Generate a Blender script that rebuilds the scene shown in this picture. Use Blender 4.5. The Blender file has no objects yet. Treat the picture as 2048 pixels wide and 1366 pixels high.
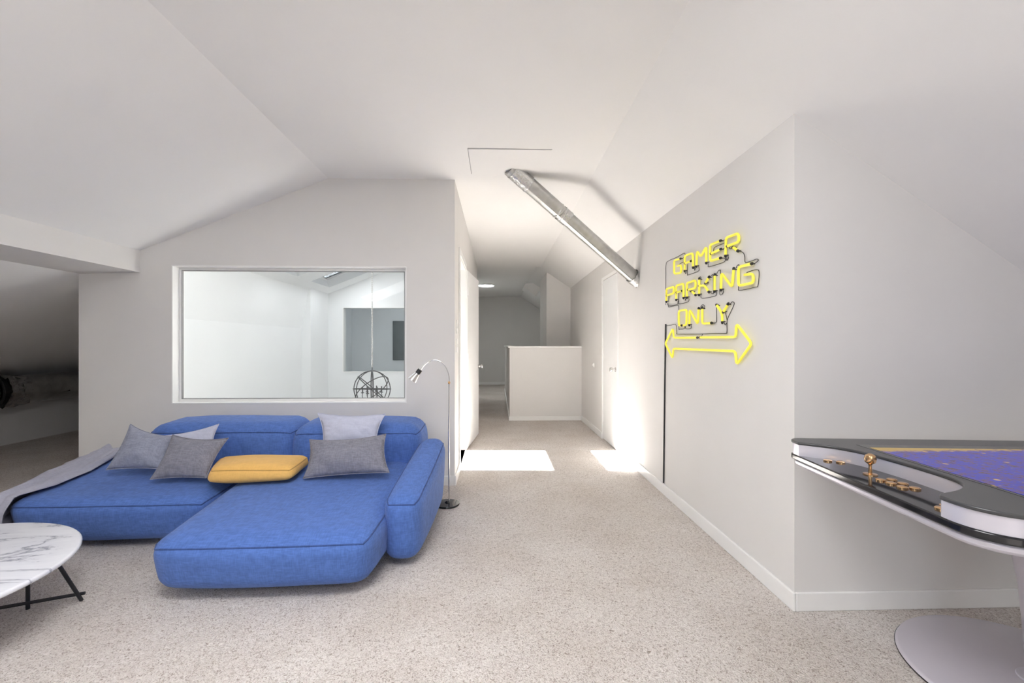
import bpy, math, random
from mathutils import Vector, Matrix, noise

sc = bpy.context.scene
# ---------------------------------------------------------------- camera, world, lights, exposure
F_PX, EYE, CX, CY = 900.0, 1.18, 1024.0, 690.0
YAW = math.atan(29 / 900.0)
cam_d = bpy.data.cameras.new('camera'); cam = bpy.data.objects.new('camera', cam_d)
sc.collection.objects.link(cam); sc.camera = cam
cam.location = (0, 0, EYE); cam.rotation_euler = (math.pi / 2, 0, -YAW)
cam_d.sensor_width = 36; cam_d.lens = F_PX / 2048 * 36; cam_d.shift_y = (CY - 683) / 2048
cam_d.clip_start = 0.02; cam_d.clip_end = 200

world = bpy.data.worlds.new('sky'); sc.world = world; world.use_nodes = True
bg = world.node_tree.nodes['Background']
bg.inputs['Color'].default_value = (0.80, 0.90, 1.0, 1); bg.inputs['Strength'].default_value = 2.2

def add_light(name, kind, loc, energy, color=(1, 1, 1), direction=None, size=None, size_y=None):
    d = bpy.data.lights.new(name, kind); o = bpy.data.objects.new(name, d)
    sc.collection.objects.link(o); o.location = loc; d.energy = energy; d.color = color
    if direction is not None:
        o.rotation_euler = Vector(direction).to_track_quat('-Z', 'Y').to_euler()
    if size and kind == 'AREA':
        d.shape = 'RECTANGLE'; d.size = size; d.size_y = size_y or size
    return o

SUN_DIR = Vector((1.0, -0.05, -1.05)).normalized()
sun = add_light('sun', 'SUN', (-8, 4, 9), 78.0, (1.0, 0.995, 0.985), SUN_DIR); sun.data.angle = math.radians(0.5)
# daylight at skylights and gable window, plus added fills over near and grey rooms
SKY_N = Vector((0.371, 0, -0.928))
DAY = (0.985, 0.99, 1.0)
add_light('ceiling_fill', 'AREA', (-0.50, 0.75, 2.585), 44, DAY, (0, 0, -1), 1.16, 1.06)  # added top-down fill under an invented skylight above the view
add_light('skylight_daylight', 'AREA', (-2.13, -1.35, 2.27), 36, DAY, SKY_N, 0.98, 1.0)
add_light('gable_window_daylight', 'AREA', (0.0, -3.08, 1.45), 3, DAY, (0, 1, 0.0), 1.9, 1.3)
add_light('bright_room_skylight_daylight', 'AREA', (-2.7, 6.81, 2.44), 8, (0.96, 0.985, 1.0), SKY_N, 0.9, 0.8)
add_light('grey_room_fill', 'AREA', (-2.1, 9.75, 2.36), 2.6, (0.96, 0.985, 1.0), (0, 0, -1), 0.5, 0.5)  # added fill that lightens the grey room, has no fixture
add_light('bright_room_skylight_daylight', 'AREA', (-2.7, 8.15, 2.44), 8, (0.96, 0.985, 1.0), SKY_N, 0.9, 0.8)

vs = sc.view_settings
sc.display_settings.display_device = 'sRGB'
vs.view_transform = 'Standard'; vs.look = 'None'; vs.gamma = 1.0; vs.use_curve_mapping = False
vs.exposure = 0.42
sc.cycles.use_denoising = True
sc.cycles.use_adaptive_sampling = True; sc.cycles.adaptive_threshold = 0.03
sc.cycles.max_bounces = 12; sc.cycles.diffuse_bounces = 8; sc.cycles.transparent_max_bounces = 16
sc.cycles.sample_clamp_indirect = 40
sc.cycles.caustics_reflective = False; sc.cycles.caustics_refractive = False

# ---------------------------------------------------------------- pixel -> place helpers
_s, _c = math.sin(YAW), math.cos(YAW)
def ray(u, v):
    a, b = (u - CX) / F_PX, -(v - CY) / F_PX
    return Vector((a * _c + _s, -a * _s + _c, b))
def on_x(u, v, X): r = ray(u, v); t = X / r.x; return Vector((X, t * r.y, EYE + t * r.z))
def on_y(u, v, Y): r = ray(u, v); t = Y / r.y; return Vector((t * r.x, Y, EYE + t * r.z))
def on_z(u, v, Z): r = ray(u, v); t = (Z - EYE) / r.z; return Vector((t * r.x, t * r.y, Z))

# ---------------------------------------------------------------- materials
def nt_new(name):
    m = bpy.data.materials.new(name); m.use_nodes = True
    nt = m.node_tree
    return m, nt, nt.nodes['Principled BSDF']
def nd(nt, kind, **kw):
    n = nt.nodes.new(kind)
    for k, v in kw.items():
        if k in n.inputs: n.inputs[k].default_value = v
        else: setattr(n, k, v)
    return n
def coords(nt, scale=(1, 1, 1), rot=(0, 0, 0)):
    tc = nd(nt, 'ShaderNodeTexCoord'); mp = nd(nt, 'ShaderNodeMapping')
    mp.inputs['Scale'].default_value = scale; mp.inputs['Rotation'].default_value = rot
    nt.links.new(tc.outputs['Object'], mp.inputs['Vector'])
    return mp.outputs['Vector']
def ramp(nt, fac, stops):
    r = nd(nt, 'ShaderNodeValToRGB'); cr = r.color_ramp
    while len(cr.elements) < len(stops): cr.elements.new(0.5)
    for e, (p, c) in zip(cr.elements, stops): e.position = p; e.color = (*c, 1)
    nt.links.new(fac, r.inputs['Fac']); return r.outputs['Color']
def bump(nt, b, height, strength, dist):
    bp = nd(nt, 'ShaderNodeBump'); bp.inputs['Strength'].default_value = strength; bp.inputs['Distance'].default_value = dist
    nt.links.new(height, bp.inputs['Height']); nt.links.new(bp.outputs['Normal'], b.inputs['Normal'])

def plain(name, col, rough=0.5, metal=0.0, var=0.04, scale=14.0, bmp=0.0, spec=None, coat=0.0):
    m, nt, b = nt_new(name)
    n = nd(nt, 'ShaderNodeTexNoise', Scale=scale, Detail=4.0)
    nt.links.new(coords(nt), n.inputs['Vector'])
    lo = tuple(max(0, x * (1 - var)) for x in col); hi = tuple(min(1, x * (1 + var)) for x in col)
    nt.links.new(ramp(nt, n.outputs['Fac'], [(0.3, lo), (0.7, hi)]), b.inputs['Base Color'])
    b.inputs['Roughness'].default_value = rough; b.inputs['Metallic'].default_value = metal
    if spec is not None: b.inputs['Specular IOR Level'].default_value = spec
    if coat: b.inputs['Coat Weight'].default_value = coat; b.inputs['Coat Roughness'].default_value = 0.05
    if bmp: bump(nt, b, n.outputs['Fac'], bmp, 0.004)
    return m
def emit(name, col, strength):
    m, nt, b = nt_new(name)
    b.inputs['Base Color'].default_value = (*col, 1); b.inputs['Emission Color'].default_value = (*col, 1)
    b.inputs['Emission Strength'].default_value = strength; b.inputs['Roughness'].default_value = 0.35
    return m
def fabric(name, col, var=0.16, scale=220.0, rough=0.9, fold=0.35):
    m, nt, b = nt_new(name)
    v1 = coords(nt, (scale, scale * 0.12, scale * 0.12)); v2 = coords(nt, (scale * 0.12, scale, scale * 0.12)); v3 = coords(nt, (scale * 0.12, scale * 0.12, scale))
    ns = []
    for v in (v1, v2, v3):
        n = nd(nt, 'ShaderNodeTexNoise', Scale=1.0, Detail=3.0); nt.links.new(v, n.inputs['Vector']); ns.append(n.outputs['Fac'])
    a = nd(nt, 'ShaderNodeMath', operation='ADD'); nt.links.new(ns[0], a.inputs[0]); nt.links.new(ns[1], a.inputs[1])
    a2 = nd(nt, 'ShaderNodeMath', operation='ADD'); nt.links.new(a.outputs[0], a2.inputs[0]); nt.links.new(ns[2], a2.inputs[1])
    dv = nd(nt, 'ShaderNodeMath', operation='DIVIDE'); nt.links.new(a2.outputs[0], dv.inputs[0]); dv.inputs[1].default_value = 3.0
    lo = tuple(x * (1 - var) for x in col); hi = tuple(min(1, x * (1 + var)) for x in col)
    nt.links.new(ramp(nt, dv.outputs[0], [(0.40, lo), (0.60, hi)]), b.inputs['Base Color'])
    b.inputs['Roughness'].default_value = rough; b.inputs['Specular IOR Level'].default_value = 0.15
    b.inputs['Sheen Weight'].default_value = 0.12; b.inputs['Sheen Roughness'].default_value = 0.5
    big = nd(nt, 'ShaderNodeTexNoise', Scale=9.0, Detail=3.0, Distortion=0.6); nt.links.new(coords(nt), big.inputs['Vector'])
    mx = nd(nt, 'ShaderNodeMath', operation='MULTIPLY_ADD'); nt.links.new(big.outputs['Fac'], mx.inputs[0]); mx.inputs[1].default_value = 6.0
    nt.links.new(dv.outputs[0], mx.inputs[2])
    bump(nt, b, mx.outputs[0], fold, 0.004)
    return m

M = {}
M['wall'] = plain('wall_paint', (0.745, 0.73, 0.715), 0.72, var=0.012, scale=3.0, bmp=0.03, spec=0.3)
M['ceiling'] = plain('ceiling_paint', (0.88, 0.873, 0.865), 0.85, var=0.01, scale=2.0, bmp=0.03, spec=0.2)
M['trim'] = plain('trim_paint', (0.86, 0.855, 0.845), 0.4, var=0.01)
M['door'] = plain('door_paint', (0.84, 0.84, 0.835), 0.38, var=0.01)
M['bright'] = plain('bright_room_paint', (0.86, 0.87, 0.875), 0.8, var=0.01, scale=2.0)
M['grey_room'] = plain('grey_room_paint', (0.84, 0.86, 0.88), 0.8, var=0.02, scale=2.0)
M['chrome'] = plain('brushed_steel', (0.72, 0.71, 0.70), 0.22, 1.0, var=0.05, scale=40)
M['nickel'] = plain('satin_nickel', (0.66, 0.65, 0.63), 0.3, 1.0, var=0.05, scale=40)
M['black'] = plain('black_metal', (0.012, 0.012, 0.016), 0.42, 0.0, var=0.2)
M['gloss_black'] = plain('gloss_black', (0.012, 0.012, 0.015), 0.08, 0.0, var=0.1)
M['cable'] = plain('black_cable', (0.02, 0.02, 0.022), 0.5)
M['neon'] = emit('neon_yellow', (1.0, 0.91, 0.09), 0.18)
M['bronze'] = plain('dark_bronze', (0.10, 0.10, 0.105), 0.5, 0.4, var=0.1)
M['copper'] = plain('copper_gold', (0.80, 0.52, 0.28), 0.18, 1.0, var=0.05)
M['alu'] = plain('lavender_silver', (0.66, 0.64, 0.71), 0.30, 0.45, var=0.02, scale=5)
M['pearl'] = plain('pearl_grey_enamel', (0.56, 0.525, 0.58), 0.30, 0.1, var=0.02, scale=4, coat=0.3)
M['deck'] = plain('dark_grey_glass', (0.055, 0.055, 0.058), 0.3, 0.0, var=0.03, scale=3)
M['dark_frame'] = plain('dark_picture', (0.17, 0.19, 0.20), 0.6, var=0.15, scale=8)
M['lamp_glow'] = emit('lamp_diffuser', (0.95, 1.0, 0.99), 34.0)
M['foil_dark'] = plain('rubber_black', (0.015, 0.015, 0.015), 0.6)
M['gap'] = plain('grey_gasket', (0.30, 0.30, 0.30), 0.9)
M['blue'] = fabric('blue_weave', (0.085, 0.165, 0.45), fold=0.2)
M['blue_pipe'] = fabric('blue_piping', (0.048, 0.09, 0.25))
M['lilac'] = fabric('pale_lilac_weave', (0.50, 0.52, 0.64), var=0.05)
M['grey'] = fabric('mid_grey_weave', (0.215, 0.215, 0.260), var=0.18)
M['greyblue'] = fabric('blue_grey_weave', (0.27, 0.285, 0.36), var=0.15)
M['yellow'] = fabric('mustard_weave', (0.76, 0.46, 0.145), var=0.05)
M['yellow_pipe'] = fabric('mustard_piping', (0.55, 0.32, 0.095), var=0.05)
M['throw'] = fabric('grey_throw_knit', (0.37, 0.37, 0.44), var=0.06, fold=0.3)

def glass_mat(name, refl=0.05, tint=(1, 1, 1)):
    m = bpy.data.materials.new(name); m.use_nodes = True; nt = m.node_tree
    nt.nodes.remove(nt.nodes['Principled BSDF'])
    t = nd(nt, 'ShaderNodeBsdfTransparent'); t.inputs['Color'].default_value = (*tint, 1)
    g = nd(nt, 'ShaderNodeBsdfGlossy'); g.inputs['Roughness'].default_value = 0.01
    n = nd(nt, 'ShaderNodeTexNoise', Scale=3.0); nt.links.new(coords(nt), n.inputs['Vector'])
    f = nd(nt, 'ShaderNodeMath', operation='MULTIPLY'); nt.links.new(n.outputs['Fac'], f.inputs[0]); f.inputs[1].default_value = refl * 2
    x = nd(nt, 'ShaderNodeMixShader'); nt.links.new(f.outputs[0], x.inputs['Fac'])
    nt.links.new(t.outputs[0], x.inputs[1]); nt.links.new(g.outputs[0], x.inputs[2])
    nt.links.new(x.outputs[0], nt.nodes['Material Output'].inputs['Surface'])
    return m
M['glass_dim_far'] = glass_mat('sun_dimming_glass_far', 0.03, (0.26, 0.265, 0.27))  # tint added to cut the sun entering the bright room's far skylights
M['glass_dim_near'] = glass_mat('sun_dimming_glass_near', 0.03, (0.36, 0.36, 0.36))  # tint added to weaken the sun through the near room's slope skylight
M['glass'] = glass_mat('window_glass', 0.006, (0.98, 0.99, 0.99))

def frosted():
    m = bpy.data.materials.new('frosted_glass'); m.use_nodes = True; nt = m.node_tree
    nt.nodes.remove(nt.nodes['Principled BSDF'])
    n = nd(nt, 'ShaderNodeTexNoise', Scale=30.0); nt.links.new(coords(nt), n.inputs['Vector'])
    t = nd(nt, 'ShaderNodeBsdfTranslucent')
    nt.links.new(ramp(nt, n.outputs['Fac'], [(0.3, (0.10, 0.10, 0.10)), (0.7, (0.12, 0.12, 0.12))]), t.inputs['Color'])
    nt.links.new(t.outputs[0], nt.nodes['Material Output'].inputs['Surface'])
    return m
M['frosted'] = frosted()

def carpet():
    m, nt, b = nt_new('beige_carpet')
    v = coords(nt)
    n1 = nd(nt, 'ShaderNodeTexNoise', Scale=92.0, Detail=3.0, Roughness=0.6, Distortion=1.6); nt.links.new(v, n1.inputs['Vector'])
    n2 = nd(nt, 'ShaderNodeTexNoise', Scale=2.2, Detail=4.0); nt.links.new(v, n2.inputs['Vector'])
    n3 = nd(nt, 'ShaderNodeTexVoronoi', Scale=150.0); nt.links.new(v, n3.inputs['Vector'])
    c1 = ramp(nt, n1.outputs['Fac'], [(0.34, (0.40, 0.34, 0.30)), (0.45, (0.72, 0.665, 0.625)), (0.64, (0.88, 0.835, 0.80))])
    c2 = ramp(nt, n2.outputs['Fac'], [(0.35, (0.90, 0.88, 0.86)), (0.65, (1, 1, 1))])
    mx = nd(nt, 'ShaderNodeMix', data_type='RGBA', blend_type='MULTIPLY'); mx.inputs['Factor'].default_value = 1
    nt.links.new(c1, mx.inputs['A']); nt.links.new(c2, mx.inputs['B'])
    nt.links.new(mx.outputs['Result'], b.inputs['Base Color'])
    b.inputs['Roughness'].default_value = 0.95; b.inputs['Specular IOR Level'].default_value = 0.05
    ad = nd(nt, 'ShaderNodeMath', operation='MULTIPLY_ADD'); nt.links.new(n3.outputs['Distance'], ad.inputs[0]); ad.inputs[1].default_value = -0.5
    nt.links.new(n1.outputs['Fac'], ad.inputs[2])
    bump(nt, b, ad.outputs[0], 0.8, 0.012)
    return m
M['carpet'] = carpet()

def marble():
    m, nt, b = nt_new('white_marble')
    v = coords(nt, (1.0, 3.0, 3.0), (0, 0, -0.5))
    n = nd(nt, 'ShaderNodeTexNoise', Scale=1.6, Detail=7.0, Roughness=0.66, Distortion=0.5); nt.links.new(v, n.inputs['Vector'])
    a = nd(nt, 'ShaderNodeMath', operation='SUBTRACT'); nt.links.new(n.outputs['Fac'], a.inputs[0]); a.inputs[1].default_value = 0.5
    ab = nd(nt, 'ShaderNodeMath', operation='ABSOLUTE'); nt.links.new(a.outputs[0], ab.inputs[0])
    col = ramp(nt, ab.outputs[0], [(0.0, (0.30, 0.31, 0.37)), (0.006, (0.52, 0.53, 0.60)), (0.022, (0.76, 0.77, 0.83)), (0.12, (0.83, 0.84, 0.89))])
    nt.links.new(col, b.inputs['Base Color']); b.inputs['Roughness'].default_value = 0.22
    return m
M['marble'] = marble()

def foil(name, col, rough, strength, scale):
    m, nt, b = nt_new(name)
    n = nd(nt, 'ShaderNodeTexNoise', Scale=scale, Detail=5.0, Distortion=1.0); nt.links.new(coords(nt), n.inputs['Vector'])
    nt.links.new(ramp(nt, n.outputs['Fac'], [(0.3, tuple(x * 0.8 for x in col)), (0.7, col)]), b.inputs['Base Color'])
    b.inputs['Metallic'].default_value = 1.0; b.inputs['Roughness'].default_value = rough
    bump(nt, b, n.outputs['Fac'], strength, 0.01)
    return m
M['galv'] = foil('galvanized_sheet', (0.66, 0.66, 0.64), 0.36, 0.12, 10)
M['foil'] = foil('crumpled_foil', (0.72, 0.72, 0.72), 0.2, 0.9, 26)
M['tape'] = foil('foil_tape', (0.78, 0.78, 0.77), 0.25, 0.5, 50)

def screen_mat():
    m, nt, b = nt_new('game_screen')
    v = coords(nt, (42, 42, 1))
    n = nd(nt, 'ShaderNodeTexNoise', Scale=1.0, Detail=6.0, Roughness=0.75); nt.links.new(v, n.inputs['Vector'])
    v2 = coords(nt, (16, 16, 1))
    vo = nd(nt, 'ShaderNodeTexVoronoi', Scale=1.0); nt.links.new(v2, vo.inputs['Vector'])
    base = ramp(nt, n.outputs['Fac'], [(0.36, (0.05, 0.04, 0.05)), (0.44, (0.26, 0.14, 0.16)), (0.49, (0.09, 0.08, 0.50)), (0.58, (0.06, 0.08, 0.65)), (0.64, (0.20, 0.20, 0.30)), (0.70, (0.80, 0.42, 0.14))])
    dots = ramp(nt, vo.outputs['Distance'], [(0.10, (1, 1, 1)), (0.16, (0, 0, 0))])
    tc = nd(nt, 'ShaderNodeTexCoord'); sx = nd(nt, 'ShaderNodeSeparateXYZ'); nt.links.new(tc.outputs['Object'], sx.inputs[0])
    wob_ = nd(nt, 'ShaderNodeMath', operation='MULTIPLY_ADD'); nt.links.new(n.outputs['Fac'], wob_.inputs[0]); wob_.inputs[1].default_value = 0.16; nt.links.new(sx.outputs['Y'], wob_.inputs[2])
    band = ramp(nt, wob_.outputs[0], [(0.315, (0, 0, 0)), (0.335, (1, 1, 1))])
    m0 = nd(nt, 'ShaderNodeMix', data_type='RGBA'); nt.links.new(band, m0.inputs['Factor']); nt.links.new(base, m0.inputs['A']); m0.inputs['B'].default_value = (0.62, 0.42, 0.12, 1)
    mx = nd(nt, 'ShaderNodeMix', data_type='RGBA'); nt.links.new(dots, mx.inputs['Factor']); nt.links.new(m0.outputs['Result'], mx.inputs['A']); mx.inputs['B'].default_value = (0.85, 0.55, 0.20, 1)
    nt.links.new(mx.outputs['Result'], b.inputs['Emission Color']); b.inputs['Emission Strength'].default_value = 0.5
    b.inputs['Base Color'].default_value = (0.02, 0.02, 0.03, 1); b.inputs['Roughness'].default_value = 0.3; b.inputs['Specular IOR Level'].default_value = 0.1
    return m
M['screen'] = screen_mat()

# ---------------------------------------------------------------- mesh helpers
class MB:
    def __init__(s): s.v = []; s.f = []
    def add(s, vs, fs):
        k = len(s.v); s.v += [tuple(p) for p in vs]; s.f += [tuple(i + k for i in f) for f in fs]; return s
    def hexa(s, p):      # 8 points: bottom 0-3 (ccw), top 4-7
        return s.add(p, [(3, 2, 1, 0), (4, 5, 6, 7), (0, 1, 5, 4), (1, 2, 6, 5), (2, 3, 7, 6), (3, 0, 4, 7)])
    def box(s, lo, hi):
        (a, b, c), (d, e, f) = lo, hi
        return s.hexa([(a, b, c), (d, b, c), (d, e, c), (a, e, c), (a, b, f), (d, b, f), (d, e, f), (a, e, f)])
    def prism(s, poly, axis, a, b):
        def P(q, t): return {'x': (t, q[0], q[1]), 'y': (q[0], t, q[1]), 'z': (q[0], q[1], t)}[axis]
        n = len(poly)
        return s.add([P(q, a) for q in poly] + [P(q, b) for q in poly],
                     [tuple(range(n))[::-1], tuple(range(n, 2 * n))] + [(i, (i + 1) % n, n + (i + 1) % n, n + i) for i in range(n)])
    def tube(s, pts, r, seg=8, closed=False, caps=True):
        pts = [Vector(p) for p in pts]; n = len(pts)
        rs = r if isinstance(r, (list, tuple)) else [r] * n
        up = None; vs = []
        for i, p in enumerate(pts):
            a = pts[i - 1] if (i or closed) else p; b = pts[(i + 1) % n] if (i < n - 1 or closed) else p
            t = (b - a).normalized()
            if up is None:
                up = t.orthogonal().normalized()
            up = (up - t * up.dot(t))
            up = up.normalized() if up.length > 1e-6 else t.orthogonal().normalized()
            w = t.cross(up)
            for k in range(seg):
                q = 2 * math.pi * k / seg
                vs.append(p + (up * math.cos(q) + w * math.sin(q)) * rs[i])
        fs = []
        for i in range(n if closed else n - 1):
            j = (i + 1) % n
            for k in range(seg):
                l = (k + 1) % seg
                fs.append((i * seg + k, i * seg + l, j * seg + l, j * seg + k))
        if caps and not closed:
            fs.append(tuple(range(seg))[::-1]); fs.append(tuple((n - 1) * seg + k for k in range(seg)))
        return s.add(vs, fs)
    def lathe(s, prof, c, seg=32, axis=None):
        c = Vector(c); R = Vector((0, 0, 1)).rotation_difference(Vector(axis)).to_matrix() if axis else Matrix.Identity(3)
        vs = []
        for r, z in prof:
            for k in range(seg):
                q = 2 * math.pi * k / seg
                vs.append(c + R @ Vector((r * math.cos(q), r * math.sin(q), z)))
        fs = []
        for i in range(len(prof) - 1):
            for k in range(seg):
                l = (k + 1) % seg
                fs.append((i * seg + k, i * seg + l, (i + 1) * seg + l, (i + 1) * seg + k))
        fs.append(tuple(range(seg))[::-1]); fs.append(tuple((len(prof) - 1) * seg + k for k in range(seg)))
        return s.add(vs, fs)
    def build(s, name, mat, parent=None, smooth=False, sharp=None, bevel=0.0, bevel_seg=2):
        me = bpy.data.meshes.new(name)
        org = Vector((0, 0, 0))
        if parent is not None:
            org = parent.matrix_world.translation if False else Vector(parent.get('_o', (0, 0, 0)))
        me.from_pydata([tuple(Vector(p) - org) for p in s.v], [], s.f); me.update()
        me.validate()
        import bmesh
        bm = bmesh.new(); bm.from_mesh(me); bmesh.ops.recalc_face_normals(bm, faces=bm.faces); bm.to_mesh(me); bm.free()
        me.materials.append(M[mat] if isinstance(mat, str) else mat)
        if smooth:
            me.polygons.foreach_set('use_smooth', [True] * len(me.polygons))
            me.set_sharp_from_angle(angle=math.radians(sharp or 40))
        o = bpy.data.objects.new(name, me); sc.collection.objects.link(o)
        if parent is not None: o.parent = parent
        o['_o'] = tuple(org)
        if bevel:
            b = o.modifiers.new('bevel', 'BEVEL'); b.width = bevel; b.segments = bevel_seg; b.limit_method = 'ANGLE'
        return o

def thing(name, label, cat, loc, group=None, kind=None):
    o = bpy.data.objects.new(name, None); sc.collection.objects.link(o); o.location = loc; o.empty_display_size = 0.1
    o['_o'] = tuple(loc)
    return tag(o, label, cat, group, kind)
def tag(o, label=None, cat=None, group=None, kind=None):
    if label: o['label'] = label
    if cat: o['category'] = cat
    if group: o['group'] = group
    if kind: o['kind'] = kind
    return o
def struct(name, mb, mat, parent=None, **kw):
    o = mb.build(name, mat, parent, **kw)
    if parent is None: o['kind'] = 'structure'
    return o
def struct_thing(name, loc):
    o = bpy.data.objects.new(name, None); sc.collection.objects.link(o); o.location = loc; o['_o'] = tuple(loc); o['kind'] = 'structure'
    return o
def slab(O, U, V, N, ur, vr, t, holes=()):
    """flat slab O+uU+vV, thickness t along N, with rectangular holes (ua,ub,va,vb)"""
    O, U, V, N = map(Vector, (O, U, V, N)); mb = MB()
    us = sorted({*ur, *[h[0] for h in holes], *[h[1] for h in holes]}); vs = sorted({*vr, *[h[2] for h in holes], *[h[3] for h in holes]})
    def solid(i, j):
        if not (0 <= i < len(us) - 1 and 0 <= j < len(vs) - 1): return False
        a, b = (us[i] + us[i + 1]) / 2, (vs[j] + vs[j + 1]) / 2
        if not (ur[0] < a < ur[1] and vr[0] < b < vr[1]): return False
        return not any(h[0] < a < h[1] and h[2] < b < h[3] for h in holes)
    def P(u, v, n): return O + U * u + V * v + N * n
    for i in range(len(us) - 1):
        for j in range(len(vs) - 1):
            if not solid(i, j): continue
            a, b, c, d = us[i], us[i + 1], vs[j], vs[j + 1]
            for n in (0, t): mb.add([P(a, c, n), P(b, c, n), P(b, d, n), P(a, d, n)], [(0, 1, 2, 3)])
            for (di, dj, p, q) in ((-1, 0, (a, c), (a, d)), (1, 0, (b, c), (b, d)), (0, -1, (a, c), (b, c)), (0, 1, (a, d), (b, d))):
                if not solid(i + di, j + dj):
                    mb.add([P(*p, 0), P(*q, 0), P(*q, t), P(*p, t)], [(0, 1, 2, 3)])
    # weld so that normals can be made consistent
    key = {}; vmap = []; nv = []
    for p in mb.v:
        k = tuple(round(x, 5) for x in p)
        if k not in key: key[k] = len(nv); nv.append(p)
        vmap.append(key[k])
    mb.v = nv; mb.f = [tuple(vmap[i] for i in f) for f in mb.f]
    return mb
def fillet(pts, d, closed=False, k=3):
    pts = [Vector(p) for p in pts]; out = []; n = len(pts)
    for i, p in enumerate(pts):
        if not closed and i in (0, n - 1): out.append(p); continue
        a, b = pts[i - 1], pts[(i + 1) % n]
        da, db = min(d, (a - p).length * 0.45), min(d, (b - p).length * 0.45)
        A, B = p + (a - p).normalized() * da, p + (b - p).normalized() * db
        for j in range(k + 1):
            t = j / k; out.append(A * (1 - t) ** 2 + p * 2 * t * (1 - t) + B * t * t)
    return out
def spline(pts, k=6):
    pts = [Vector(p) for p in pts]; n = len(pts); out = []
    for i in range(n - 1):
        p0, p1, p2, p3 = pts[max(0, i - 1)], pts[i], pts[i + 1], pts[min(n - 1, i + 2)]
        for j in range(k):
            t = j / k
            out.append(0.5 * ((2 * p1) + (p2 - p0) * t + (2 * p0 - 5 * p1 + 4 * p2 - p3) * t * t + (3 * p1 - p0 - 3 * p2 + p3) * t ** 3))
    out.append(pts[-1]); return out

# ================================================================= THE SETTING
H = 2.57                       # flat ceiling
XR, YR = 1.32, 1.96            # sign wall plane, near right wall plane
XL, YW = -0.36, 3.80           # hall left wall plane, window wall plane
SR, XCR = 0.66, 0.775          # right slope, crease
SL, XCL = 0.40, -1.41          # left slope, crease
KR, KL, YB, YE = 3.35, -5.80, -3.2, 13.42
XLW = -3.43                    # left end of the window wall

struct('floor', slab((0, 0, -0.12), (1, 0, 0), (0, 1, 0), (0, 0, 1), (-6.0, 3.6), (-3.4, 13.6), 0.12,
       [(-3.3, -1.35, 5.2, 8.95)]), 'carpet')
struct('ceiling', slab((0, 0, H), (1, 0, 0), (0, 1, 0), (0, 0, 1), (XCL, XCR), (-3.4, 8.0), 0.12, [(-2.0, XL - 0.05, YW + 0.06, 9.0), (-1.10, 0.10, 0.20, 1.30)]), 'ceiling')  # last hole belongs to the added skylight
struct('ceiling_hall_end', MB().box((-1.0, 8.0, 2.62), (0.705, 13.6, 2.75)), 'ceiling')
zr = lambda x: H - SR * (x - XCR)
zl = lambda x: H + SL * (x - XCL)
struct('ceiling_right_slope', MB().prism([(XCR - 0.07, zr(XCR - 0.07)), (3.6, zr(3.6)), (3.6, zr(3.6) + 0.15), (XCR - 0.07, zr(XCR - 0.07) + 0.15)], 'y', -3.4, 13.6), 'ceiling')
# left slope with the two skylights of the near room (behind the camera)
ul = Vector((-1, 0, -SL)).normalized(); nl = Vector((-SL, 0, 1)).normalized(); kl = math.sqrt(1 + SL * SL)
sky_main = [(0.28 * kl, 1.20 * kl, -1.85, -0.85)]
struct('ceiling_left_slope', slab((XCL, 0, H), ul, (0, 1, 0), nl, (0, 4.6 * kl), (-3.4, YW + 0.06), 0.12, sky_main), 'ceiling')
struct('ceiling_recess_slope', slab((XLW, 0, zl(XLW)), ul, (0, 1, 0), nl, (0, 2.55 * kl), (YW + 0.06, 7.4), 0.12, [(-1, 0.115 * kl, 4.05, 8)]), 'ceiling')
struct('wall_right', slab((XR, 0, 0), (0, 1, 0), (0, 0, 1), (1, 0, 0), (YR + 0.11, 13.6), (0, 2.30), 0.11, [(4.92, 5.61, -1, 1.985)]), 'wall')
struct('wall_door_backing', MB().box((XR + 0.11, 4.8, 0), (XR + 0.16, 5.75, 2.1)), 'wall')  # unseen slab added to stop outside light leaking round the door
struct('wall_near_right', MB().prism([(XR, 0), (3.5, 0), (3.5, zr(3.5) + 0.05), (XR, zr(XR) + 0.05)], 'y', YR, YR + 0.11), 'wall')
struct('wall_right_eave', MB().box((KR, -3.4, 0), (KR + 0.1, YR + 0.02, 1.0)), 'wall')
struct('wall_left_eave', MB().box((KL - 0.1, -3.4, 0), (KL, 7.4, 0.95)), 'wall')
struct('wall_recess_end', MB().box((KL, 7.2, 0), (-3.62, 7.32, 2.0)), 'wall')
struct('wall_back', slab((0, YB, 0), (1, 0, 0), (0, 0, 1), (0, -1, 0), (-6.0, 3.6), (0, 2.75), 0.12, [(-0.95, 0.95, 0.8, 2.1)]), 'wall')
WX0, WX1, WZ0, WZ1 = -2.685, -0.762, 0.695, 1.838
struct('wall_window', slab((0, YW, 0), (1, 0, 0), (0, 0, 1), (0, 1, 0), (XLW, XL - 0.11), (0, 2.66), 0.11, [(WX0, WX1, WZ0, WZ1)]), 'wall')
DY0, DY1, DZ = 4.25, 5.085, 2.03
struct('wall_hall_left', slab((XL, 0, 0), (0, 1, 0), (0, 0, 1), (-1, 0, 0), (YW, 8.0), (-2.5, 3.7), 0.11, [(DY0, DY1, 0, DZ)]), 'wall')
struct('wall_hall_left_far', MB().box((-0.60, 8.0, -2.5), (-0.47, 9.2, 3.7)), 'wall')
struct('wall_hall_end', MB().box((-1.2, YE, 0), (1.5, YE + 0.1, 2.8)), 'wall')
struct('wall_hall_end_left', MB().box((-0.95, 9.12, 0), (-0.85, YE, 2.8)), 'wall')
# soffit over the recess opening
struct('trim_soffit', MB().prism([(-2.94, 1.778), (-2.94, zl(-2.94) + 0.03), (-3.42, zl(-3.42) + 0.03), (-3.42, 1.765)], 'y', -3.3, YW), 'wall')
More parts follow.
